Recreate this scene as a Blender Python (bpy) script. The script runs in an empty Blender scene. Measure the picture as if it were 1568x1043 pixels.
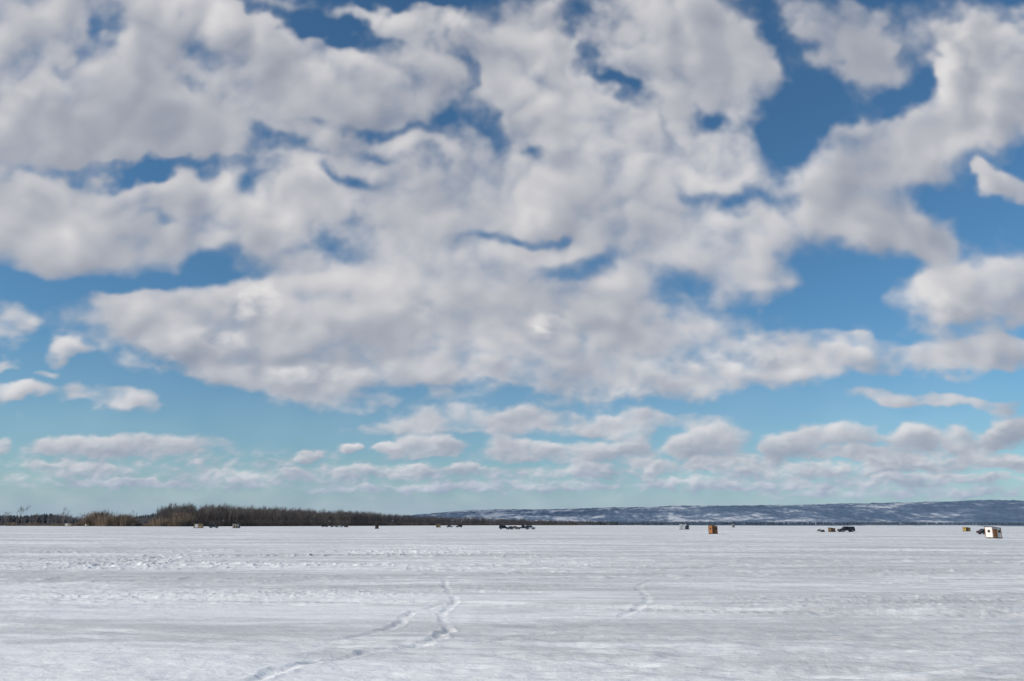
import bpy, bmesh, math, random
import numpy as np
from mathutils import Matrix, Vector, Euler
random.seed(7); rng=np.random.default_rng(7)
S=bpy.context.scene
S.view_settings.view_transform='Standard'; S.view_settings.look='None'; S.view_settings.exposure=0
CAMH=2.2; F=1220.0; PITCH=math.radians(13.01)
# ---------------------------------------------------------------- camera
cd=bpy.data.cameras.new('camera'); cam=bpy.data.objects.new('camera',cd); S.collection.objects.link(cam)
cd.lens=28.0; cd.sensor_width=36; cd.clip_start=0.1; cd.clip_end=90000
cam.matrix_world=Matrix.Translation((0,0,CAMH))@Matrix.Rotation(math.pi/2+PITCH,4,'X')@Matrix.Rotation(math.radians(0.14),4,'Z')
S.camera=cam
def bearing(px,py):
    """photo measurement -> world direction tangents (east/north, up/north)"""
    a=(px-784)/F; b=(521.5-py)/F
    yy=math.cos(PITCH)-b*math.sin(PITCH); zz=math.sin(PITCH)+b*math.cos(PITCH)
    return a/yy, zz/yy
def gpt(px,py):
    py=py-(px-784)*0.0025
    u,v=bearing(px,py); y=-CAMH/v
    return (u*y,y)
# ---------------------------------------------------------------- numpy noise
perm=rng.permutation(256); perm=np.concatenate([perm,perm]); 
ga=rng.random(256)*2*np.pi; gx=np.cos(ga); gy=np.sin(ga)
def pn(x,y):
    xi=np.floor(x).astype(np.int64); yi=np.floor(y).astype(np.int64)
    xf=x-xi; yf=y-yi; xi&=255; yi&=255
    u=xf*xf*xf*(xf*(xf*6-15)+10); v=yf*yf*yf*(yf*(yf*6-15)+10)
    def g(ix,iy,dx,dy):
        h=perm[perm[ix&255]+(iy&255)]
        return gx[h]*dx+gy[h]*dy
    a=g(xi,yi,xf,yf); b=g(xi+1,yi,xf-1,yf); c=g(xi,yi+1,xf,yf-1); d=g(xi+1,yi+1,xf-1,yf-1)
    return (a+u*(b-a)+v*((c+u*(d-c))-(a+u*(b-a))))*1.5
def fbm(x,y,o=4,r=0.5):
    s=0; a=1
    for i in range(o):
        s=s+a*pn(x*2**i+17.3*i,y*2**i-9.1*i); a*=r
    return s
def billow(x,y,o=4,r=0.5):
    s=0; a=1
    for i in range(o):
        n_=pn(x*2**i+7.3*i,y*2**i-3.1*i); s=s+a*(np.sqrt(n_*n_+.006)*2-0.6); a*=r
    return s
def sst(a,b_,x_): t_=np.clip((x_-a)/(b_-a),0,1); return t_*t_*(3-2*t_)
def blur(G,r,it=2):
    for _ in range(it):
        for ax in(0,1):
            n_=G.shape[ax]; pad=[(0,0),(0,0)]; pad[ax]=(r+1,r); C=np.cumsum(np.pad(G,pad,mode='edge'),axis=ax)
            G=(np.take(C,np.arange(2*r+1,2*r+1+n_),axis=ax)-np.take(C,np.arange(0,n_),axis=ax))/(2*r+1)
    return G
# ---------------------------------------------------------------- material helpers
def mat(name,col,rough=0.7,var=0.15,vscale=3.0,metal=0.0,bump=0.0,bscale=20,col2=None):
    m=bpy.data.materials.new(name); m.use_nodes=True; nt=m.node_tree; N=nt.nodes; L=nt.links
    b=N['Principled BSDF']; b.inputs['Roughness'].default_value=rough; b.inputs['Metallic'].default_value=metal
    tc=N.new('ShaderNodeTexCoord'); n=N.new('ShaderNodeTexNoise'); n.inputs['Scale'].default_value=vscale; n.inputs['Detail'].default_value=5
    L.new(tc.outputs['Object'],n.inputs['Vector'])
    r=N.new('ShaderNodeValToRGB'); L.new(n.outputs['Fac'],r.inputs['Fac'])
    c2=col2 if col2 else tuple(min(1,c*(1+var)) for c in col)
    c1=col if col2 else tuple(c*(1-var) for c in col)
    r.color_ramp.elements[0].position=0.35; r.color_ramp.elements[1].position=0.65
    r.color_ramp.elements[0].color=(*c1,1); r.color_ramp.elements[1].color=(*c2,1)
    L.new(r.outputs['Color'],b.inputs['Base Color'])
    return m
def mesh_obj(name,V,Fc,m,parent=None,smooth=False):
    me=bpy.data.meshes.new(name); me.from_pydata([tuple(v) for v in V],[],[tuple(f) for f in Fc]); me.update()
    if m: me.materials.append(m)
    o=bpy.data.objects.new(name,me); S.collection.objects.link(o)
    if parent: o.parent=parent
    return o
def np_mesh(name,V,Fc,m,smooth=False):
    me=bpy.data.meshes.new(name); k=Fc.shape[1]
    me.vertices.add(len(V)); me.vertices.foreach_set('co',V.astype(np.float32).ravel())
    me.loops.add(Fc.size); me.loops.foreach_set('vertex_index',Fc.astype(np.int32).ravel())
    me.polygons.add(len(Fc)); me.polygons.foreach_set('loop_start',np.arange(0,Fc.size,k,dtype=np.int32))
    if smooth: me.polygons.foreach_set('use_smooth',np.ones(len(Fc),dtype=bool))
    me.update(calc_edges=True)
    if m: me.materials.append(m)
    o=bpy.data.objects.new(name,me); S.collection.objects.link(o); return o
# ================================================================ SKY
W=bpy.data.worlds.new('World'); S.world=W; W.use_nodes=True; nt=W.node_tree; N=nt.nodes; L=nt.links
for n in list(N): N.remove(n)
SUN_EL=math.radians(30); SAZ=math.atan2(-0.86,-0.30)
sky=N.new('ShaderNodeTexSky'); sky.sky_type='NISHITA'; sky.sun_disc=False; sky.sun_elevation=SUN_EL; sky.sun_rotation=SAZ; sky.air_density=1.0; sky.dust_density=0.4; sky.ozone_density=2.5
tint=N.new('ShaderNodeMix'); tint.data_type='RGBA'; tint.blend_type='MULTIPLY'; tint.inputs[0].default_value=1.0; L.new(sky.outputs[0],tint.inputs[6]); tint.inputs[7].default_value=(0.54,0.86,1.0,1)
bg=N.new('ShaderNodeBackground'); bg.inputs['Strength'].default_value=0.098; L.new(tint.outputs[2],bg.inputs[0])
wo=N.new('ShaderNodeOutputWorld'); L.new(bg.outputs[0],wo.inputs[0])
# ---- cloud deck : an emissive shell of cloud 25 km out, density and painted light and shade carried per vertex
caz=np.radians(np.concatenate([np.linspace(-85,-38,110)[:-1],np.linspace(-38,38,1180),np.linspace(38,85,110)[1:]]))
cel=np.radians(np.concatenate([np.linspace(-0.3,12,260)[:-1],np.linspace(12,40,470)[:-1],np.linspace(40,62,80)]))
A,E=np.meshgrid(caz,cel); U=np.clip(np.tan(A),-12,12); Vv=np.tan(E)/np.cos(A)
Vv=np.where(np.abs(A)>1.1,np.tan(E)*2,Vv)
wl=1-sst(.05,.13,Vv); wh=sst(.16,.42,Vv); wm=1-wl-wh
rows_l=np.where(wl.max(1)>0)[0].max()+1
def ms3(fn,f,ox,oy,o,r,ax=0,ay=0):
    ax=ax+np.zeros(U.shape); ay=ay+np.zeros(U.shape)
    a_=fn((U+ax)*f+ox,(Vv+ay)*f*0.95+oy,o,r)
    b_=fn((U+ax)*f*1.7+ox+9,(Vv+ay)*f*2.4+oy+4,o,r)
    out=wh*a_+wm*b_; s_=slice(0,rows_l)
    out[s_]+=wl[s_]*fn((U+ax)[s_]*f*4.2+ox+3,(Vv+ay)[s_]*f*8.0+oy+8,max(2,o-1),r)
    return out
ampw=0.006+0.15*np.clip(Vv,0,.8)
wx=(0.50*ms3(fbm,3.4,5,1,2,.5)+0.36*ms3(fbm,9,1,3,3,.5)+.15*ms3(fbm,26,2,7,3,.55))*ampw
wy=(0.50*ms3(fbm,3.4,-8,6,2,.5)+0.36*ms3(fbm,9,31,2,3,.5)+.15*ms3(fbm,26,5,7,3,.55))*ampw*0.8
UU=U+wx; VVw=Vv+wy
clouds=[ # px,py,rx,ry,rot,weight[,shade]
(150,110,330,190,0,1),(520,120,220,110,-10,1),(300,210,420,60,-5,1),(150,340,300,80,5,1),(480,300,260,90,0,1),
(620,30,120,40,0,1),(830,110,150,140,0,1),(1050,90,140,130,0,1),(900,250,330,110,0,1),(1120,200,75,90,-30,1),
(700,330,260,110,0,1),(980,330,170,110,0,1),(1110,390,130,66,10,1),
(640,480,380,95,0,1),(350,510,235,75,-8,1),(520,555,280,46,-3,1),(880,540,340,70,0,1),(1060,560,200,50,5,.95),(1150,565,120,36,0,.8),
(1160,450,80,24,25,.6),(200,455,70,25,0,.9),
(1320,50,115,68,0,.74),(1540,110,90,110,-20,1),(1430,200,175,60,25,.95),(1300,240,95,50,10,.8),(1340,335,150,60,-12,1),(1420,370,60,34,0,.8),(1250,300,65,40,0,.65),
(1550,270,40,24,20,.8),(1480,455,118,54,15,1,.9),(1560,430,60,50,0,.9),
(1400,545,180,27,0,.85),(1540,535,80,28,0,.9),(1310,515,60,12,0,.6),(1400,606,120,16,-2,.9),(1520,615,60,11,0,.65),
(15,500,44,30,0,.75),(95,541,36,28,10,.97,.9),(15,555,30,14,0,.7),(28,606,46,20,0,1,.9),(150,612,84,15,-6,.8),(70,578,18,8,0,.7),(215,610,24,12,0,.6),
(560,615,90,17,0,.65),(850,640,240,16,-2,.8),(700,655,160,18,0,.75),(960,650,120,17,0,.8),
(180,686,170,19,2,.95,.4),(5,684,20,16,0,.9,1),(475,701,22,14,0,1,1),(536,689,20,12,0,1,1),(585,690,22,11,0,.97,1),(640,692,60,21,4,1,1),(690,690,30,17,0,1,1),
(785,694,42,22,0,1,1),(840,692,34,18,0,1,1),(915,690,50,24,0,1,1),(970,684,34,20,0,1,1),(960,666,38,11,0,.8,1),(1045,686,34,22,0,1,1),(1095,678,56,34,0,1,1),(1190,686,30,26,0,1,1),(1235,676,40,30,0,1,1),(1310,668,58,25,0,1,1),(1400,676,44,27,0,1,1),
(1470,678,36,25,0,1,1),(1520,672,28,22,0,1,1),(1556,660,38,32,0,1,1),(1330,697,120,14,0,.95,.3),
(550,724,46,13,0,.95,1),(625,724,50,15,0,.97,1),(720,722,38,13,0,.95,1),(905,720,45,12,0,.9,1),(1010,720,50,14,0,.97,1),(1080,714,34,13,0,.97,1),(1140,716,58,18,0,1,1),(1250,720,80,13,0,.9,.8),(1370,712,56,17,0,1,1),(1440,708,40,17,0,1,1),(1500,706,40,21,0,1,1),(1556,710,34,19,0,1,1),
(360,737,60,16,0,.85,.8),(440,728,34,10,0,.85,.8),(120,722,90,13,0,.75,.6),(40,742,60,9,0,.6,.6),(200,742,90,9,0,.75,.6),(1150,742,140,10,0,.9,.8),(1030,746,60,8,0,.8,.8),(850,746,120,9,0,.75,.8),(1430,735,160,11,0,.95,.8),(1300,758,120,8,0,.75,.6),(560,752,100,9,0,.65,.6),(680,748,70,8,0,.7,.6),(1500,756,90,8,0,.75,.6),
(980,702,260,16,0,.6,.3),(1300,735,300,26,0,.55),(700,735,300,24,0,.45),(250,715,300,40,0,.45)]
gaps=[(410,6,56,14,-20,.8),(505,45,66,20,-25,.85),(142,72,22,34,0,.45),(308,165,16,20,0,.45),(700,140,18,55,10,.6),(690,182,60,20,5,.85),
(255,257,125,11,-3,.85),(450,245,60,12,-8,.5),(528,292,50,13,-15,.75),(425,285,40,14,0,.45),(330,392,32,18,10,.75),(180,426,210,9,2,.8),(290,425,70,13,0,.6),(500,390,50,12,0,.45),(270,330,70,9,-5,.3),
(1060,165,34,18,10,.6),(935,80,18,50,10,.5),(833,225,24,11,0,.6),(1125,305,78,17,-10,.7),(1190,220,42,64,0,.92),(1225,110,26,90,5,.65),(870,15,20,30,0,.45),
(1400,80,38,66,0,.7),(1510,235,50,14,15,.45),(800,352,52,11,-5,.75),(855,352,20,9,0,.5),(905,402,80,14,0,.7),(1045,440,42,23,-10,.8),(1260,425,60,40,0,.8),(760,205,24,24,0,.5),(620,250,50,10,-10,.3),(640,90,20,30,0,.3),
(560,200,90,9,-8,.45),(1300,480,90,22,5,.5),(700,600,90,9,-3,.6),(250,590,70,12,-15,.6),(980,150,16,40,0,.3),(340,80,30,50,20,.3),(560,380,60,10,10,.35)]
def ell(b,soft0,soft1):
    px,py,rx,ry,rot=b[:5]; c=bearing(px,py); a=bearing(px+rx,py)[0]-c[0]; t=bearing(px,py-ry)[1]-c[1]
    X_=UU-c[0]; Y_=VVw-c[1]; r=math.radians(rot); X2=(X_*math.cos(r)+Y_*math.sin(r))/a; Y2=(-X_*math.sin(r)+Y_*math.cos(r))/t
    Yq=np.where(Y2<0,Y2*1.45,Y2) if len(b)>6 and b[3]<40 else Y2
    l=np.hypot(X2,Yq); return 1-sst(soft0,soft1,l),Y2,X2
inv=np.ones(U.shape); shade=np.zeros(U.shape)
for b in clouds:
    small=b[3]<45
    f,Y2,X2=ell(b,.5 if small else .55,1.35 if small else 1.40); inv*=1-np.clip(b[5],0,.985)*f
    if len(b)>6: shade+=f*np.clip(Y2-.25*X2,-1,1)*b[6]
cov=1-inv
side=sst(.66,.95,np.abs(U)); cov=np.maximum(cov,side*(0.55+.5*fbm(U*2+40,Vv*3,3)))
for b in gaps:
    f,_,_=ell(b,.05,1.95); cov=cov*(1-b[5]*f)
lown=ms3(fbm,3.2,11,3,3,.5)
n1=ms3(fbm,9,3,5,7,.54); bl=ms3(billow,10,2,6,5,.48,wx*.7,wy*.7)
edge=4*cov*(1-cov)
Dn=cov*1.32-0.36+(0.40+.20*edge)*n1+0.24*bl+0.22*lown*cov
Dn=np.where(Vv>.12,.45*Dn+.55*blur(Dn,2,1),Dn)
alpha=sst(-0.20,1.02,Dn)
alpha=alpha*sst(-.02,.02,Vv+.02)
def shift(G,dc,dr):
    c=np.clip(np.arange(G.shape[1])-dc,0,G.shape[1]-1); r=np.clip(np.arange(G.shape[0])+dr,0,G.shape[0]-1); return G[r][:,c]
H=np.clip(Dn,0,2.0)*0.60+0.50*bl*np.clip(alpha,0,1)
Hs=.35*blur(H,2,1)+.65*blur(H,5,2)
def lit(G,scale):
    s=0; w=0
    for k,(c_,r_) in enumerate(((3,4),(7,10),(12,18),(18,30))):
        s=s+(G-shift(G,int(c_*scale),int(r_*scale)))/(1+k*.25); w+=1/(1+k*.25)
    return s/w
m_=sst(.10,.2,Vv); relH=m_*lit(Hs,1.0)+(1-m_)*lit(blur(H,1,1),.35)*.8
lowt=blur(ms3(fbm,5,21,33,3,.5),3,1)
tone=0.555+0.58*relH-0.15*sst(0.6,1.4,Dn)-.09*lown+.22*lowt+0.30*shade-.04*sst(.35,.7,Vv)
# sunlit knots painted in by raising the cloud tone
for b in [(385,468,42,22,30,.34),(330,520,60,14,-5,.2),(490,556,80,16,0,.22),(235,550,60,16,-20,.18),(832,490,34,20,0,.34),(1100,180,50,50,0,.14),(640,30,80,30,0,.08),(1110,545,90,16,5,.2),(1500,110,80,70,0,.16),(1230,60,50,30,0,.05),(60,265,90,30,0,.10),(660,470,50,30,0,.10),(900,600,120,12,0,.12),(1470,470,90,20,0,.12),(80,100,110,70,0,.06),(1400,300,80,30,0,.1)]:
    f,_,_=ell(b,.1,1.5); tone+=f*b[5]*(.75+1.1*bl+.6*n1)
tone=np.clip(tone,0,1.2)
RAD=25000.0
V=np.stack([RAD*np.cos(E)*np.sin(A),RAD*np.cos(E)*np.cos(A),RAD*np.sin(E)],-1).reshape(-1,3)
nr,na=A.shape; i=np.arange(nr-1)[:,None]*na; j=np.arange(na-1)[None,:]
Fq=np.stack([i+j,i+na+j,i+na+j+1,i+j+1],-1).reshape(-1,4)
cm=bpy.data.materials.new('cloud'); cm.use_nodes=True; nt=cm.node_tree; N=nt.nodes; L=nt.links
for n in list(N): N.remove(n)
at=N.new('ShaderNodeAttribute'); at.attribute_name='cloud_density'; at2=N.new('ShaderNodeAttribute'); at2.attribute_name='cloud_light'; at3=N.new('ShaderNodeAttribute'); at3.attribute_name='haze'
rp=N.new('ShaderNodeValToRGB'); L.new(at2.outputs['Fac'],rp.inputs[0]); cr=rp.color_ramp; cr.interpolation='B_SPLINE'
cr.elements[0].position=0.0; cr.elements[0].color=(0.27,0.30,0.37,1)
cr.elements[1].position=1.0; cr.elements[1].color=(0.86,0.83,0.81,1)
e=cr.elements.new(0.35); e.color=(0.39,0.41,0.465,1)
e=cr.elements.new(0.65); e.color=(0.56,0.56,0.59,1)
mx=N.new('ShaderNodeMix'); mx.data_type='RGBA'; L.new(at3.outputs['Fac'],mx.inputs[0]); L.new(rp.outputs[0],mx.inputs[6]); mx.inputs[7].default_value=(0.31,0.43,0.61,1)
em=N.new('ShaderNodeEmission'); L.new(mx.outputs[2],em.inputs[0]); tr=N.new('ShaderNodeBsdfTransparent'); ms=N.new('ShaderNodeMixShader')
def mth(op,a,b):
    n=N.new('ShaderNodeMath'); n.operation=op
    for k,x in enumerate((a,b)):
        if isinstance(x,(int,float)): n.inputs[k].default_value=x
        else: L.new(x,n.inputs[k])
    return n.outputs[0]
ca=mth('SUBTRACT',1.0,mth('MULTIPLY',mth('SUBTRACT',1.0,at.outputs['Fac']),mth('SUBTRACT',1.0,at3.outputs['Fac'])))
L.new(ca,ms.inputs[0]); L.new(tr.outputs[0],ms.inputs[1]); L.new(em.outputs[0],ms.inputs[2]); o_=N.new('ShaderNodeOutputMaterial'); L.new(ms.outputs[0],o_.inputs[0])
cm.cycles.emission_sampling='NONE'
deck=np_mesh('sky',V,Fq,cm,smooth=True)
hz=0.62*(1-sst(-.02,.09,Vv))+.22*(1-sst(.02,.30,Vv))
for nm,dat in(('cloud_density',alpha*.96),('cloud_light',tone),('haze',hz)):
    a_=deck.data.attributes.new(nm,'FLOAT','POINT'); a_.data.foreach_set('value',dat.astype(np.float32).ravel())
# ---------------------------------------------------------------- sun
sd=bpy.data.lights.new('sun','SUN'); sd.energy=3.7; sd.angle=math.radians(0.5); sd.color=(1.0,0.93,0.83)
so=bpy.data.objects.new('sun',sd); S.collection.objects.link(so)
tosun=Vector((math.sin(SAZ)*math.cos(SUN_EL),math.cos(SAZ)*math.cos(SUN_EL),math.sin(SUN_EL)))
so.rotation_euler=tosun.to_track_quat('Z','Y').to_euler(); so.location=(-30,-10,40)
# ================================================================ SNOW GROUND
sm=bpy.data.materials.new('snow'); sm.use_nodes=True; nt2=sm.node_tree; Nn=nt2.nodes; Ll=nt2.links
b=Nn['Principled BSDF']; b.inputs['Roughness'].default_value=0.65; b.inputs['Specular IOR Level'].default_value=0.25
t=Nn.new('ShaderNodeTexCoord')
def nz(sx,sy,det,rough=.55,rot=0.0):
    mp=Nn.new('ShaderNodeMapping'); mp.inputs['Scale'].default_value=(sx,sy,1); mp.inputs['Rotation'].default_value=(0,0,rot); Ll.new(t.outputs['Object'],mp.inputs[0])
    n=Nn.new('ShaderNodeTexNoise'); n.noise_dimensions='2D'; n.inputs['Scale'].default_value=1; n.inputs['Detail'].default_value=det; n.inputs['Roughness'].default_value=rough
    Ll.new(mp.outputs[0],n.inputs['Vector']); return n.outputs['Fac']
def mm(op,a,b_,c=None):
    n=Nn.new('ShaderNodeMath'); n.operation=op
    for i,x in enumerate((a,b_,c)):
        if x is None: continue
        if isinstance(x,(int,float)): n.inputs[i].default_value=x
        else: Ll.new(x,n.inputs[i])
    return n.outputs[0]
s1=nz(.03,.20,6,.6,0.03); s2=nz(.30,1.5,6,.65,-0.05); s3=nz(.008,.03,4,.6)
mixv=mm('ADD',mm('ADD',mm('MULTIPLY',s1,0.5),mm('MULTIPLY',s2,0.35)),mm('MULTIPLY',s3,0.15))
rp=Nn.new('ShaderNodeValToRGB'); Ll.new(mixv,rp.inputs[0]); r=rp.color_ramp
r.elements[0].position=.40; r.elements[0].color=(.58,.570,.562,1); r.elements[1].position=.59; r.elements[1].color=(.93,.915,.895,1)
e=r.elements.new(.5); e.color=(.73,.718,.705,1)
Ll.new(rp.outputs[0],b.inputs['Base Color'])
hb=mm('ADD',mm('MULTIPLY',nz(2.5,7,6,.65),0.05),mm('MULTIPLY',nz(14,22,4,.6),0.012))
bp=Nn.new('ShaderNodeBump'); bp.inputs['Strength'].default_value=0.75; bp.inputs['Distance'].default_value=1.0; Ll.new(hb,bp.inputs['Height']); Ll.new(bp.outputs[0],b.inputs['Normal'])

fa=np.linspace(-39,39,1150); ra=np.linspace(39,321,142)[1:-1]; ang=np.radians(np.concatenate([fa,ra]))
rad=np.concatenate([np.linspace(0.01,8,16)[:-1],np.geomspace(8,420,640)[:-1],np.geomspace(420,30000,40)])
A,R=np.meshgrid(ang,rad); X=R*np.sin(A); Y=R*np.cos(A)
shp=X.shape; x=X.ravel(); y=Y.ravel()
near=(R.ravel()<420)
xs=x[near]; yv=y[near]; rr=R.ravel()[near]
th=0.05; xr=xs*math.cos(th)+yv*math.sin(th); yr=-xs*math.sin(th)+yv*math.cos(th)
wxx=fbm(xs/9,yv/9,2)*1.5
patch=np.clip(0.5+0.9*fbm(xs/22+3,yv/9+7,3),0,1)
h=0.05*fbm(xs/30,yv/14,3)
sas=1-np.abs(fbm((xr+wxx)/3.6,(yr+wxx*0.4)/0.95,4,0.5))*1.6
h+=0.040*(0.15+0.85*patch)*sas
h+=0.022*(0.2+patch)*fbm(xr/0.9,yr/0.38,3,.55)
q=yr/3.3+1.1*fbm(xr/16,yr/5,3); saw=q-np.floor(q); h+=0.05*np.clip(0.3+fbm(xs/14-5,yv/6,2),0,1)*np.where(saw<0.85,saw/0.85,(1-saw)/0.15)
belt=(np.exp(-((rr-68-0.15*xs)/22)**2)+.5*np.exp(-((rr-45)/9)**2))*np.clip(0.75-xs/90,0.5,1.2)
rub=np.clip(fbm(xs/0.7+50,yv/1.5,4,.65)-0.12,0,1)
pb=np.clip(.4+1.6*fbm(xs/14+31,yv/7+2,3),0,1.3)
h+=belt*0.11*rub*pb
belt2=np.exp(-((rr-27)/3.5)**2); h+=belt2*0.05*np.clip(fbm(xs/.35,yv/.3,3,.6),0,1)*pb
h+=0.07*np.clip(fbm(xs/1.6+9,yv/2.2+4,3,.6)-0.35,0,1)*(rr>35)
def seg_dist(pts):
    best=np.full(xs.shape,1e9); al=np.zeros(xs.shape); sd_=np.zeros(xs.shape); acc=0
    for (ax,ay),(bx,by) in zip(pts[:-1],pts[1:]):
        ex,ey=bx-ax,by-ay; l=math.hypot(ex,ey); ex/=l; ey/=l
        tt=np.clip((xs-ax)*ex+(yv-ay)*ey,0,l); qx=xs-ax-tt*ex; qy=yv-ay-tt*ey; d=np.hypot(qx,qy)
        m=d<best; best=np.where(m,d,best); al=np.where(m,acc+tt,al); sd_=np.where(m,-(xs-ax)*ey+(yv-ay)*ex,sd_); acc+=l
    return best,al,sd_
def smooth(pts,n=3):
    for _ in range(n):
        o=[pts[0]]
        for p,q_ in zip(pts[:-1],pts[1:]):
            o+= [(p[0]*.75+q_[0]*.25,p[1]*.75+q_[1]*.25),(p[0]*.25+q_[0]*.75,p[1]*.25+q_[1]*.75)]
        o.append(pts[-1]); pts=o
    return pts
def foottrail(pts,depth,width,step=0.7):
    global h
    d,al,sg=seg_dist(smooth([gpt(*p) for p in pts],2)); jit=0.8*fbm(xs/.5,yv/.5,3); d=np.abs(d+jit*width); fade=np.clip(.75+.7*fbm(xs/1.3,yv/1.3,2),.2,1.1)
    h-=fade*depth*0.55*np.exp(-(d/width)**2); h+=fade*depth*0.2*np.exp(-((d-width*1.6)/(width*.5))**2)
    ph=al/step; k=np.floor(ph); sd2=np.where(k%2==0,1,-1)*width*0.45
    fd=np.hypot((ph-k-0.5)*step/0.20,(sg-sd2)/0.12); h-=fade*depth*0.5*np.exp(-fd**4)*(d<width*2.5)
foottrail([(380,1050),(440,1030),(500,1014),(545,1004),(590,995),(645,990),(672,975),(688,962)],.085,.12)
foottrail([(688,962),(672,945),(690,930),(700,918),(684,905),(682,890)],.035,.10,1.1)
foottrail([(480,985),(560,972),(610,958),(628,938),(662,932),(680,925)],.038,.11)
foottrail([(645,990),(740,984),(800,975),(880,962),(940,950),(972,934),(1000,918),(972,900),(1000,888)],.032,.12,1.1)
def sledtrack(pts,depth,gauge=0.9,w=.14,belt_w=.25):
    global h
    d,al,sg=seg_dist(smooth([gpt(*p) for p in pts],2)); d=d+0.04*fbm(xs/.8,yv/.8,2); fade=np.clip(.6+.8*fbm(xs/9,yv/6,2),.1,1.1)*depth
    h-=fade*np.exp(-((d-gauge/2)/w)**2); h-=fade*.7*np.exp(-(d/belt_w)**2)*(0.8+.2*np.sin(al*18)); h+=fade*.6*np.exp(-((d-gauge/2-.25)/.13)**2)
sledtrack([(-200,917),(0,917),(200,919),(420,922),(700,924),(1100,938),(1568,946),(1800,950)],.09)
sledtrack([(-100,880),(300,872),(800,876),(1568,884),(1700,886)],.08)
sledtrack([(-100,868),(300,853),(800,858),(1568,862),(1700,866)],.10)
sledtrack([(-200,958),(60,966),(300,980),(700,996),(1100,1020),(1400,1040),(1700,1065)],.05)
sledtrack([(650,983),(900,985),(1200,978),(1600,1000)],.03)
sledtrack([(-100,905),(500,890),(1100,868),(1600,852)],.07)
sledtrack([(-100,842),(500,838),(1568,843)],.12,1.6,.3,.2)
h*=np.clip((420-rr)/120,0,1)*np.clip(rr/1.5,0,1)
z=np.zeros(x.shape); z[near]=h
V=np.stack([x,y,z],1); nr,na=shp
i=np.arange(nr-1)[:,None]*na; j=np.arange(na)[None,:]; j2=(j+1)%na
Fq=np.stack([i+j,i+na+j,i+na+j2,i+j2],-1).reshape(-1,4)[:, ::-1]
ground=np_mesh('snow_ground',V,Fq,sm,smooth=True)
# ================================================================ FAR LAND + HILLS
hm=bpy.data.materials.new('hazed_forest_hill'); hm.use_nodes=True; nt2=hm.node_tree; Nn=nt2.nodes; Ll=nt2.links
b=Nn['Principled BSDF']; b.inputs['Roughness'].default_value=0.9; b.inputs['Specular IOR Level'].default_value=0.0
t=Nn.new('ShaderNodeTexCoord'); geo=Nn.new('ShaderNodeNewGeometry'); sp=Nn.new('ShaderNodeSeparateXYZ'); Ll.new(geo.outputs['Position'],sp.inputs[0])
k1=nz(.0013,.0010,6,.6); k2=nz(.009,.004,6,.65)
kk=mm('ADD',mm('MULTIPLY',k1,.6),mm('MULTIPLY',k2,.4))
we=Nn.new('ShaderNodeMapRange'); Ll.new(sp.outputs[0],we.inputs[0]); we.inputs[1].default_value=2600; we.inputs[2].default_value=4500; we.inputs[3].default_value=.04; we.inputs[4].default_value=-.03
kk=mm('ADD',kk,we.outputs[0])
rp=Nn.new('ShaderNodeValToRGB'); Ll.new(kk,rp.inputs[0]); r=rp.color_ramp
r.elements[0].position=.46; r.elements[0].color=(.105,.155,.23,1); r.elements[1].position=.62; r.elements[1].color=(.50,.53,.58,1)  # aerial haze mixed into the forest and snow colours, hence the blue
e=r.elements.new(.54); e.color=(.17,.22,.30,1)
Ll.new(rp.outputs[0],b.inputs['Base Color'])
az=np.radians(np.linspace(-60,60,1500)); rd=np.concatenate([np.linspace(4000,6500,30)[:-1],np.linspace(6500,14000,130)])
A,R=np.meshgrid(az,rd); X=(R*np.sin(A)).ravel(); Y=(R*np.cos(A)).ravel(); Uu=np.tan(A).ravel(); Rr=R.ravel()
prof=np.interp(Uu,[-2,-.20,-.13,-.06,.02,.1,.2,.35,.45,.6,.8,2],[0,0,95,150,185,200,225,238,250,262,250,240])
Z=4+14*sst(4000,5500,Rr)*(0.6+.5*fbm(X/1500,Y/900,3))
esc=sst(8200+500*fbm(X/1800,Y/5000,3),10800,Rr)
Z+=prof*esc*(1+0.07*fbm(X/900,Y/900,4)+.03*fbm(X/260+4,Y/260,2))-prof*0.9*sst(11800,14000,Rr)
Z+=prof*0.30*np.exp(-((Rr-8200)/600)**2)*np.clip(.5+fbm(X/1100+9,Y/2500,3),0,1.4)
Z+=6*fbm(X/60,Y/60,2)*sst(6500,7500,Rr)
Z-=8*(Rr<4050)
V=np.stack([X,Y,Z],1); nr,na=A.shape
i=np.arange(nr-1)[:,None]*na; j=np.arange(na-1)[None,:]
Fq=np.stack([i+j,i+j+1,i+na+j+1,i+na+j],-1).reshape(-1,4)
hill=np_mesh('distant_hills',V,Fq,hm,smooth=True)
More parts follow.
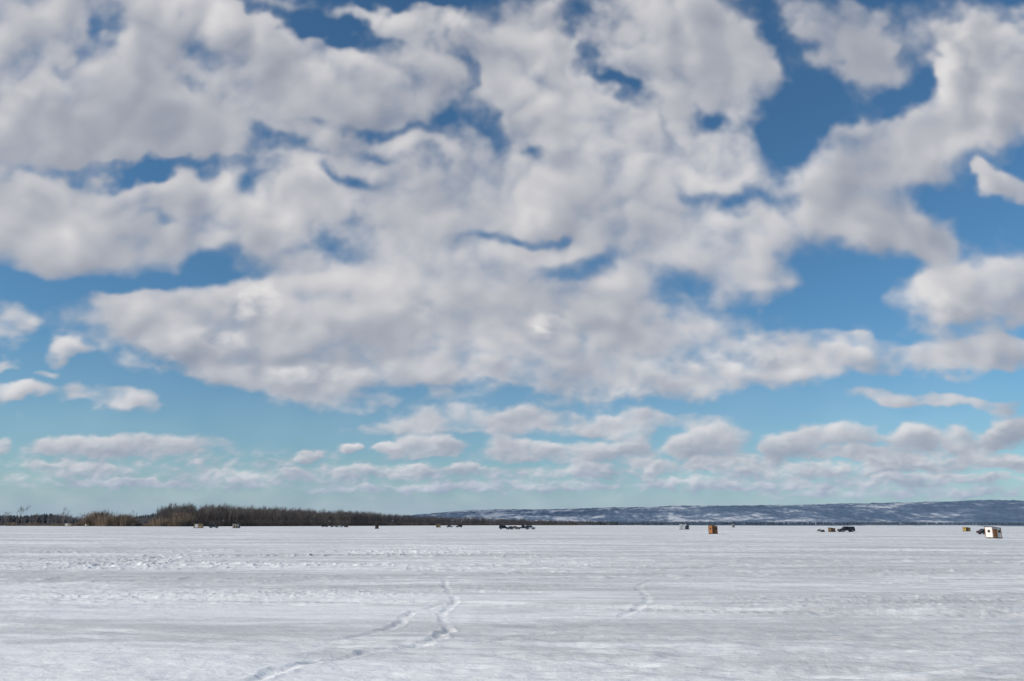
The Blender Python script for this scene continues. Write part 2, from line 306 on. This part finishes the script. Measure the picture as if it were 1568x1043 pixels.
def conifers(name,pts,m):
    n=len(pts); k=5; base=0
    P_=np.array([(p[0],p[1],p[2]) for p in pts]); H=np.array([p[3] for p in pts]); Wd=H*0.2*(0.7+.6*rng.random(n))
    verts=[];faces=[]
    for ti,(zb,wr,zt) in enumerate([(0.05,1.0,0.55),(0.35,.72,.8),(0.62,.45,1.0)]):
        ringang=np.linspace(0,2*np.pi,k,endpoint=False)
        ring=np.stack([P_[:,None,0]+np.cos(ringang)[None]*Wd[:,None]*wr*(.75+.5*rng.random((n,k))),P_[:,None,1]+np.sin(ringang)[None]*Wd[:,None]*wr,P_[:,None,2]+H[:,None]*(zb+.06*rng.random((n,k)))],-1)
        tip=np.stack([P_[:,0],P_[:,1],P_[:,2]+H*zt],-1)[:,None]
        blk=np.concatenate([ring,tip],1).reshape(-1,3)
        s0=base; base+=n*(k+1)
        ii=np.arange(n)[:,None]*(k+1)+s0; jj=np.arange(k)[None]
        faces.append(np.stack([ii+jj,ii+(jj+1)%k,ii+k+0*jj],-1).reshape(-1,3)); verts.append(blk)
    return np_mesh(name,np.concatenate(verts),np.concatenate(faces),m)
farm=mat('hazed_far_conifer',(.050,.074,.105),.9,vscale=.003,var=.35)  # bluish because distance haze is put into the base colour
pts=[]
for _ in range(9000):
    a=random.uniform(-.22,.95); yy=random.uniform(3950,4150) if random.random()<.6 else random.uniform(4150,5600)
    if yy>4200 and math.sin(a*23)+math.sin(a*51+1)+math.sin(yy*.006)>0.9: continue
    g=4+14*min(1,max(0,(yy-4000)/1500))*.6
    pts.append((a*yy,yy,g-3 if yy>4050 else 0,random.uniform(11,20)))
conifers('far_shore_forest',pts,farm)
midm=mat('mid_conifer',(.032,.042,.052),.9,vscale=.02,var=.4)
pts=[]
for _ in range(5200):
    a=random.uniform(-1.1,-.40); yy=random.uniform(1380,1560)
    pts.append((a*yy,yy,-.3,random.uniform(11,19)*(0.88+.14*math.sin(a*40)+.12*math.sin(a*97))))
for _ in range(260):
    a=random.uniform(.0,.13); yy=random.uniform(3000,3200); pts.append((a*yy,yy,-.3,random.uniform(10,19)))
conifers('shoreline_conifers',pts,midm)
# ================================================================ BARE TREES
def branchy(seed,H,ntw,spread=0.36,low=False):
    r_=np.random.default_rng(seed); segs=[]; twigs=[]
    def grow(p,d,l,rad,lev):
        n=2 if lev<2 else 1
        for _ in range(n):
            q=p+d*l/n; segs.append((p,q,rad,rad*.75)); p=q; rad*=.75; d=d+r_.normal(0,.08,3); d/=np.linalg.norm(d)
        if lev==(2 if low else 3):
            for _ in range(ntw):
                dd=d+r_.normal(0,.5,3); dd[2]+=.5; dd/=np.linalg.norm(dd); s=p-d*l*r_.random()*.8
                twigs.append((s,s+dd*l*(.6+.8*r_.random()),.03+.045*r_.random()))
            return
        for c_ in range(3 if lev else 6):
            dd=d+r_.normal(0,spread,3); dd[2]=abs(dd[2])*.9+.45; dd/=np.linalg.norm(dd)
            st=p if c_<2 else p-d*l*(.75 if lev==0 else .4)*r_.random()
            grow(st,dd,l*(.60+.2*r_.random()),rad*.62,lev+1)
    grow(np.zeros(3),np.array([0,0,1.]),H*.36,H*.015,0)
    V=[];Fc=[]
    for p,q,a,b_ in segs:
        d=q-p; s=np.cross(d,[.3,1,.1]); s/=np.linalg.norm(s)+1e-9; t_=np.cross(d,s); t_/=np.linalg.norm(t_)+1e-9
        o=len(V)
        for c0,rr_ in((p,a),(q,b_)):
            for k in range(3):
                an=k*2.094; V.append(c0+(s*math.cos(an)+t_*math.sin(an))*rr_)
        for k in range(3):
            k2=(k+1)%3; Fc+=[(o+k,o+k2,o+3+k2),(o+k,o+3+k2,o+3+k)]
    for p,q,w in twigs:
        d=q-p; s=np.cross(d,r_.normal(0,1,3)); s/=np.linalg.norm(s)+1e-9; o=len(V)
        V+= [p-s*w,p+s*w,q]; Fc.append((o,o+1,o+2))
    V=np.array(V); V*=H/V[:,2].max(); return V,np.array(Fc)
hi=[branchy(s,20.0,4) for s in range(6)]
lo=[branchy(s+20,20.0,8,low=True) for s in range(5)]
def forest(name,items,m):
    Vs=[];Fs=[];o=0
    for (Vt,Ft,x_,y_,z_,s,rz,ws) in items:
        c_,s_=math.cos(rz),math.sin(rz)
        v_=np.stack([(Vt[:,0]*c_-Vt[:,1]*s_)*s*ws+x_,(Vt[:,0]*s_+Vt[:,1]*c_)*s*ws+y_,Vt[:,2]*s+z_],1)
        Vs.append(v_);Fs.append(Ft+o);o+=len(v_)
    return np_mesh(name,np.concatenate(Vs),np.concatenate(Fs),m)
bark=mat('bare_hardwood',(.105,.086,.078),.9,vscale=.08,col2=(.21,.175,.152))
bark2=mat('bare_hardwood_far',(.085,.077,.082),.9,vscale=.01,col2=(.125,.11,.112))
shore_u=[-.46,-.40,-.34,-.27,-.19,-.107,-.03,.09,.15]; shore_y=[690,700,745,850,1050,1500,2000,2900,3600]
def shorey(a): return float(np.interp(a,shore_u,shore_y))
it=[];it2=[]
for _ in range(480):
    a=random.uniform(-.435,-.16); yy=shorey(a)+random.random()*80+2
    t_=random.choice(hi); s=random.uniform(.72,1.16)
    if a<-.42: s*=.7
    it.append((*t_,a*yy,yy,-.2,s,random.random()*6.3,random.uniform(.6,.85)))
for _ in range(2400):
    q_=random.random(); a=-.43+.56*q_; yy=shorey(a)+(random.random()*120 if a>-.2 else 60+random.random()*120)
    t_=random.choice(lo); s=random.uniform(.60,1.12)*(1-.25*max(0,a)/.13)
    it2.append((*t_,a*yy,yy,-.2,s,random.random()*6.3,1.0))
for _ in range(420):
    a=random.uniform(-1.0,-.42); yy=random.uniform(1200,1350); it2.append((*random.choice(lo),a*yy,yy,-.2,random.uniform(.5,.95),random.random()*6.3,1.2))
forest('hardwood_treeline',it,bark); forest('hardwood_treeline_far',it2,bark2)
for px_,hh in((33,20),(97,18),(8,14),(168,14),(205,15),(56,12),(-25,15),(140,12)):
    a=(px_-784)/1252; yy=random.uniform(690,715)
    forest('bare_tree',[(*random.choice(hi),a*yy,yy,-.1,hh/20,random.random()*6,1.0)],bark)
def shrub(seed,n,hh):
    r_=np.random.default_rng(seed); V=[];Fc=[]
    for _ in range(n):
        p=np.array([r_.normal(0,1.3),r_.normal(0,1.3),0]); d=np.array([p[0]*.14+r_.normal(0,.15),p[1]*.14+r_.normal(0,.15),1]); l=hh*(.45+.55*r_.random()); q_=p+d*l
        s=np.array([r_.normal(),r_.normal(),0]); s/=np.linalg.norm(s); w=.07; o=len(V); V+= [p-s*w,p+s*w,q_]; Fc.append((o,o+1,o+2))
        for k in range(3):
            st=p+d*l*r_.uniform(.3,.85); e_=st+np.array([r_.normal(0,.5),r_.normal(0,.5),r_.uniform(.4,1.2)]); o=len(V); V+= [st-s*.04,st+s*.05,e_]; Fc.append((o,o+1,o+2))
    return np.array(V),np.array(Fc)
shr=[shrub(s,110,6.5) for s in range(5)]
tan=mat('willow_scrub',(.15,.108,.078),.9,vscale=.06,col2=(.30,.22,.155))
its=[]
for _ in range(420):
    a=random.uniform(-.56,-.40) if random.random()<.8 else random.uniform(-.9,-.5); yy=random.uniform(672,700)+ (25 if a<-.5 else 0)
    env=.9+.45*math.sin(a*60)+.3*math.sin(a*170)
    if a<-.53: env*=.4
    its.append((*random.choice(shr),a*yy,yy,-.1,max(.3,env)*random.uniform(.8,1.6),random.random()*6,1.0))
forest('willow_scrub',its,tan)
its=[]
brm=mat('shore_brush',(.085,.069,.062),.95,vscale=.05,col2=(.17,.135,.11))
for _ in range(1600):
    q_=random.random(); a=-.66+.74*q_; yy=(shorey(a) if a>-.46 else 735)+random.uniform(-4,70)
    its.append((*random.choice(shr),a*yy,yy,-.1,random.uniform(.4,1.0)*(1 if a>-.43 else .5),random.random()*6,2.2 if a<-.2 else 4))
forest('shore_brush',its,brm)
# ================================================================ small object helpers
def empty(name,x_,y_,rz=0,z_=0.0):
    o=bpy.data.objects.new(name,None); o.empty_display_size=.5; S.collection.objects.link(o); o.location=(x_,y_,z_); o.rotation_euler=(0,0,rz); return o
def box(name,par,m,c_,s,bev=.0,rot=None):
    bm=bmesh.new(); bmesh.ops.create_cube(bm,size=1)
    bmesh.ops.scale(bm,vec=s,verts=bm.verts)
    if bev: bmesh.ops.bevel(bm,geom=bm.edges[:],offset=bev,segments=2,affect='EDGES')
    if rot: bmesh.ops.rotate(bm,matrix=Euler(rot).to_matrix(),verts=bm.verts)
    bmesh.ops.translate(bm,vec=c_,verts=bm.verts)
    me=bpy.data.meshes.new(name); bm.to_mesh(me); bm.free(); me.materials.append(m)
    o=bpy.data.objects.new(name,me); S.collection.objects.link(o); o.parent=par; return o
def prism(name,par,m,prof_,hw,hwt=None,bev=0.0,y0=0.0):
    zs=[p[1] for p in prof_]; z0,z1=min(zs),max(zs); V=[]
    for sgn in(-1,1):
        for (px_,pz_) in prof_:
            w=hw if hwt is None else hw+(hwt-hw)*(pz_-z0)/(z1-z0)
            V.append((px_,y0+sgn*w,pz_))
    n=len(prof_); bm=bmesh.new(); vs_=[bm.verts.new(q_) for q_ in V]
    bm.faces.new(vs_[:n]); bm.faces.new(vs_[n:][::-1])
    for k in range(n): bm.faces.new((vs_[k],vs_[n+k],vs_[n+(k+1)%n],vs_[(k+1)%n]))
    bmesh.ops.recalc_face_normals(bm,faces=bm.faces)
    if bev: bmesh.ops.bevel(bm,geom=bm.edges[:],offset=bev,segments=2,affect='EDGES')
    me=bpy.data.meshes.new(name); bm.to_mesh(me); bm.free(); me.materials.append(m)
    o=bpy.data.objects.new(name,me); S.collection.objects.link(o); o.parent=par; return o
def cyl(name,par,m,c_,r_,l,axis='Y',seg=18,r2=None):
    bm=bmesh.new(); bmesh.ops.create_cone(bm,cap_ends=True,segments=seg,radius1=r_,radius2=r2 if r2 is not None else r_,depth=l)
    if axis=='Y': bmesh.ops.rotate(bm,matrix=Matrix.Rotation(math.pi/2,3,'X'),verts=bm.verts)
    if axis=='X': bmesh.ops.rotate(bm,matrix=Matrix.Rotation(math.pi/2,3,'Y'),verts=bm.verts)
    bmesh.ops.translate(bm,vec=c_,verts=bm.verts)
    me=bpy.data.meshes.new(name); bm.to_mesh(me); bm.free(); me.materials.append(m)
    o=bpy.data.objects.new(name,me); S.collection.objects.link(o); o.parent=par; return o
tyre=mat('tyre',(.02,.02,.021),.85); rim=mat('rim',(.35,.35,.36),.4,metal=.7); glass=mat('car_glass',(.015,.018,.022),.08); trim=mat('black_trim',(.02,.02,.022),.6)
lampr=mat('tail_lamp',(.35,.02,.02),.3); lampw=mat('head_lamp',(.6,.6,.6),.2)
paints={k:mat('paint_'+k,c_,.3,var=.06) for k,c_ in dict(black=(.015,.016,.02),blue=(.02,.035,.08),grey=(.10,.105,.11),red=(.18,.02,.02),silver=(.38,.39,.40),white=(.7,.7,.7),green=(.02,.05,.035)).items()}
def vehicle(kind,x_,y_,rz,col):
    e=empty({'pickup':'pickup_truck','suv':'parked_suv','sedan':'parked_car'}[kind],x_,y_,rz); p=paints[col]
    if kind=='pickup':
        body=[(-2.75,.55),(-2.75,1.08),(-.45,1.08),(1.15,1.10),(2.55,1.02),(2.72,.85),(2.72,.5),(-2.6,.5)]; hw=.95
        cab=[(-.55,1.10),(-.45,1.80),(.55,1.80),(1.22,1.10)]; wb=(-1.75,1.85); r_=.40
    elif kind=='suv':
        body=[(-2.3,.5),(-2.35,1.05),(1.0,1.10),(2.15,1.0),(2.3,.8),(2.3,.42),(-2.25,.42)]; hw=.92
        cab=[(-2.3,1.07),(-2.1,1.75),(.35,1.75),(1.1,1.09)]; wb=(-1.4,1.4); r_=.37
    else:
        body=[(-2.25,.45),(-2.3,.92),(-1.6,.97),(1.0,.95),(2.05,.82),(2.25,.65),(2.25,.34),(-2.2,.34)]; hw=.88
        cab=[(-1.75,.95),(-1.05,1.42),(.15,1.42),(1.1,.94)]; wb=(-1.35,1.4); r_=.32
    prism('body',e,p,body,hw,hw*.95,.05)
    prism('windows',e,glass,cab,hw*.93,hw*.74,.02)
    zt=max(q_[1] for q_ in cab); xa,xb=cab[1][0],cab[2][0]
    box('roof',e,p,((xa+xb)/2,0,zt+.015),(xb-xa+.08,hw*1.52,.07),.025)
    for s in(-1,1):
        for (qa,qb) in((cab[0],cab[1]),(cab[3],cab[2])):
            ya,yb=hw*.935*s,hw*.745*s; w=.06
            mesh_obj('pillar',[(qa[0]-w,ya,qa[1]),(qa[0]+w,ya,qa[1]),(qb[0]+w,yb,qb[1]),(qb[0]-w,yb,qb[1]),(qa[0]-w,ya*.95,qa[1]),(qa[0]+w,ya*.95,qa[1]),(qb[0]+w,yb*.95,qb[1]),(qb[0]-w,yb*.95,qb[1])],[(0,1,2,3),(4,5,6,7),(0,4,7,3),(1,5,6,2)],p,e)
        xm=(cab[0][0]+cab[3][0])/2-.05
        mesh_obj('door_pillar',[(xm,hw*.94*s,cab[0][1]),(xm+.09,hw*.94*s,cab[0][1]),(xm+.09,hw*.75*s,zt),(xm,hw*.75*s,zt)],[(0,1,2,3)],p,e)
        box('mirror',e,trim,(cab[3][0]-.25,s*(hw+.1),cab[3][1]+.08),(.12,.2,.15),.03)
        for wx_ in wb:
            cyl('wheel_arch',e,trim,(wx_,s*(hw-.06),r_+.02),r_+.07,.15); cyl('wheel',e,tyre,(wx_,s*(hw-.06),r_),r_,.22); cyl('hub',e,rim,(wx_,s*(hw+.055),r_),r_*.55,.02)
        box('headlamp',e,lampw,(max(q_[0] for q_ in body)-.03,s*hw*.72,.75),(.1,.3,.14),.02); box('tail_lamp',e,lampr,(body[1][0]-.01,s*hw*.85,.85),(.08,.16,.26),.02)
    xM=max(q_[0] for q_ in body); box('front_bumper',e,trim,(xM+.03,0,.48),(.14,hw*1.8,.2),.04); box('rear_bumper',e,trim,(body[0][0]-.03,0,.48),(.14,hw*1.8,.2),.04); box('grille',e,trim,(xM-.005,0,.74),(.05,hw*1.0,.18),.01)
    if kind=='pickup':
        box('bed_floor',e,trim,(-1.6,0,1.085),(2.1,hw*1.6,.02))
    return e
def plank_mat(name,c1,c2):
    m=bpy.data.materials.new(name); m.use_nodes=True; nt_=m.node_tree; n_=nt_.nodes; l_=nt_.links; b_=n_['Principled BSDF']; b_.inputs['Roughness'].default_value=.8
    t_=n_.new('ShaderNodeTexCoord'); w=n_.new('ShaderNodeTexWave'); w.wave_type='BANDS'; w.bands_direction='X'; w.inputs['Scale'].default_value=2.4; w.inputs['Distortion'].default_value=.3
    l_.new(t_.outputs['Object'],w.inputs[0]); no=n_.new('ShaderNodeTexNoise'); no.inputs['Scale'].default_value=3; no.inputs['Detail'].default_value=6; l_.new(t_.outputs['Object'],no.inputs['Vector'])
    mx=n_.new('ShaderNodeMix'); mx.data_type='RGBA'; l_.new(no.outputs['Fac'],mx.inputs[0]); mx.inputs[6].default_value=(*c1,1); mx.inputs[7].default_value=(*c2,1); l_.new(mx.outputs[2],b_.inputs['Base Color'])
    bp_=n_.new('ShaderNodeBump'); bp_.inputs['Strength'].default_value=.6; bp_.inputs['Distance'].default_value=.03; l_.new(w.outputs['Fac'],bp_.inputs['Height']); l_.new(bp_.outputs[0],b_.inputs['Normal']); return m
wood=mat('rough_timber',(.16,.10,.06),.85,vscale=6); metalr=mat('roof_tin',(.05,.05,.055),.5,metal=.3); snowcap=mat('roof_snow',(.8,.8,.82),.8,var=.03); pipe=mat('stove_pipe',(.08,.08,.08),.5,metal=.5)
HM=dict(orange=plank_mat('hut_orange_wood',(.34,.13,.035),(.22,.08,.025)),tan=plank_mat('hut_tan_wood',(.42,.30,.17),(.30,.20,.11)),white=plank_mat('hut_white_panel',(.74,.72,.68),(.60,.58,.54)),dark=plank_mat('hut_dark',(.03,.03,.035),(.05,.045,.045)),grey=plank_mat('hut_grey',(.40,.42,.44),(.30,.32,.34)),brown=plank_mat('hut_brown',(.12,.06,.03),(.07,.04,.02)),yellow=plank_mat('hut_yellow',(.45,.30,.07),(.33,.2,.05)))
def hut(x_,y_,w,d,hh,rz,wall,trimc,roofsnow=False,chim=True,two=None):
    e=empty('ice_fishing_hut',x_,y_,rz); m=HM[wall]; tm=HM[trimc] if trimc in HM else wood; z0=.22
    dh=.22
    prism('walls',e,m,[(-w/2,z0),(w/2,z0),(w/2,z0+hh-dh),(-w/2,z0+hh)],d/2)
    ang_=math.atan2(dh,w)
    box('roof',e,metalr,(0,0,z0+hh-dh/2+.05),(w*1.14,d*1.14,.07),.01,(0,ang_,0))
    if roofsnow: box('roof_snow',e,snowcap,(0,0,z0+hh-dh/2+.13),(w*1.05,d*1.05,.09),.03,(0,ang_,0))
    for sx in(-1,1):
        box('skid',e,wood,(0,sx*d*.36,.10),(w*1.25,.1,.2),.02)
        box('skid_tip',e,wood,(w*.66,sx*d*.36,.17),(.3,.09,.12),.02,(0,-.5,0))
        box('floor_joist',e,wood,(sx*w*.3,0,.19),(.12,d*.9,.06))
        for sy in(-1,1):
            hz_=hh if sx<0 else hh-dh
            box('corner_trim',e,tm,(sx*(w/2+.005),sy*(d/2+.005),z0+hz_/2-.02),(.09,.09,hz_-.05))
    box('door_frame',e,tm,(-w*.18,-d/2-.012,z0+hh*.42),(w*.42,.03,hh*.80)); box('door',e,HM[two] if two else wood,(-w*.18,-d/2-.03,z0+hh*.41),(w*.34,.03,hh*.74)); box('door_handle',e,trim,(-w*.06,-d/2-.06,z0+hh*.42),(.03,.05,.12))
    box('window_frame',e,tm,(w*.28,-d/2-.012,z0+hh*.58),(w*.30,.03,hh*.26)); box('window',e,glass,(w*.28,-d/2-.03,z0+hh*.58),(w*.23,.02,hh*.19))
    box('side_window_frame',e,tm,(-w/2-.012,0,z0+hh*.6),(.03,d*.34,hh*.26)); box('side_window',e,glass,(-w/2-.03,0,z0+hh*.6),(.02,d*.26,hh*.19))
    if chim: cyl('stove_pipe',e,pipe,(w*.28,d*.2,z0+hh+.22),.06,.7,'Z',12); cyl('pipe_cap',e,pipe,(w*.28,d*.2,z0+hh+.61),.11,.08,'Z',12,.02)
    return e
R_=math.radians
hut(84.4,143.5,1.75,1.6,1.75,R_(14),'white','orange',False,False,'orange')
hut(50.7,206,1.5,1.5,1.85,R_(24),'orange','brown',False,True,'brown')
hut(84.0,404,1.9,2.0,2.5,R_(-10),'grey','white',False,False,'grey'); hut(87.0,406,1.5,1.6,2.3,R_(20),'grey','dark',False,True,'dark')
hut(107.2,274,1.7,1.4,1.15,R_(8),'brown','tan',False,False,'dark')
hut(178.5,321,1.9,1.7,1.35,R_(10),'yellow','brown',False,False,'brown')
hut(217,800,2.4,2.4,2.9,0,'grey','dark',False,False)
hut(-161.5,422,4.0,2.2,2.1,R_(5),'tan','brown',False,True,'white')
hut(-144,428,3.0,2.0,2.1,R_(-8),'dark','white',False,True,'brown')
hut(-66.5,404,1.5,1.4,1.9,R_(12),'dark','brown',False,False,'brown')
hut(-52.7,589,3.0,2.4,2.2,R_(5),'tan','brown',False,True,'brown')
hut(-122,603,2.6,2.2,2.4,R_(5),'dark','dark',False,True,'brown')
hut(-361,666,4.5,2.6,2.2,R_(5),'tan','white',False,True,'white')
hut(-346,666,2.5,2.2,1.8,R_(5),'tan','brown',False,False,'white')
vehicle('pickup',113.2,277,R_(186),'black'); vehicle('suv',117.0,285,R_(170),'blue')
vehicle('sedan',119.6,206,R_(8),'black')
vehicle('suv',-3.4,377,R_(4),'black'); vehicle('sedan',1.0,381,R_(175),'grey'); vehicle('pickup',5.2,376,R_(-6),'black'); vehicle('suv',8.8,383,R_(12),'silver'); vehicle('sedan',-.5,371,R_(95),'blue')
vehicle('suv',-137,600,R_(10),'black'); vehicle('pickup',-130.5,602,R_(175),'grey'); vehicle('sedan',-125,598,R_(80),'white')
vehicle('sedan',-44.5,589,R_(5),'blue'); vehicle('suv',-38,592,R_(178),'black'); vehicle('suv',-155.8,428,R_(12),'grey')
e=empty('snowmobile',104.0,275,R_(160))
prism('cowl',e,paints['black'],[(.1,.35),(.25,.85),(.55,.95),(1.25,.6),(1.35,.38)],.36,.22,.04)
prism('seat',e,trim,[(-1.05,.45),(-1.0,.78),(-.2,.72),(.1,.66),(.1,.45)],.2,.17,.03)
prism('track',e,tyre,[(-1.25,.2),(-1.1,.45),(.2,.45),(.35,.1),(.1,.0),(-1.0,.0)],.2,None,.03)
prism('windshield',e,glass,[(.3,.9),(.12,1.25),(.16,1.25),(.5,.93)],.24,.2)
for s in(-1,1):
    prism('ski',e,trim,[(.5,.0),(.5,.05),(1.5,.06),(1.7,.2),(1.72,.17),(1.55,.0)],.07,y0=s*.48); cyl('ski_strut',e,pipe,(1.0,s*.42,.25),.03,.45,'Z',8)
cyl('handlebar',e,trim,(.1,0,1.0),.025,.7,'Y',8)
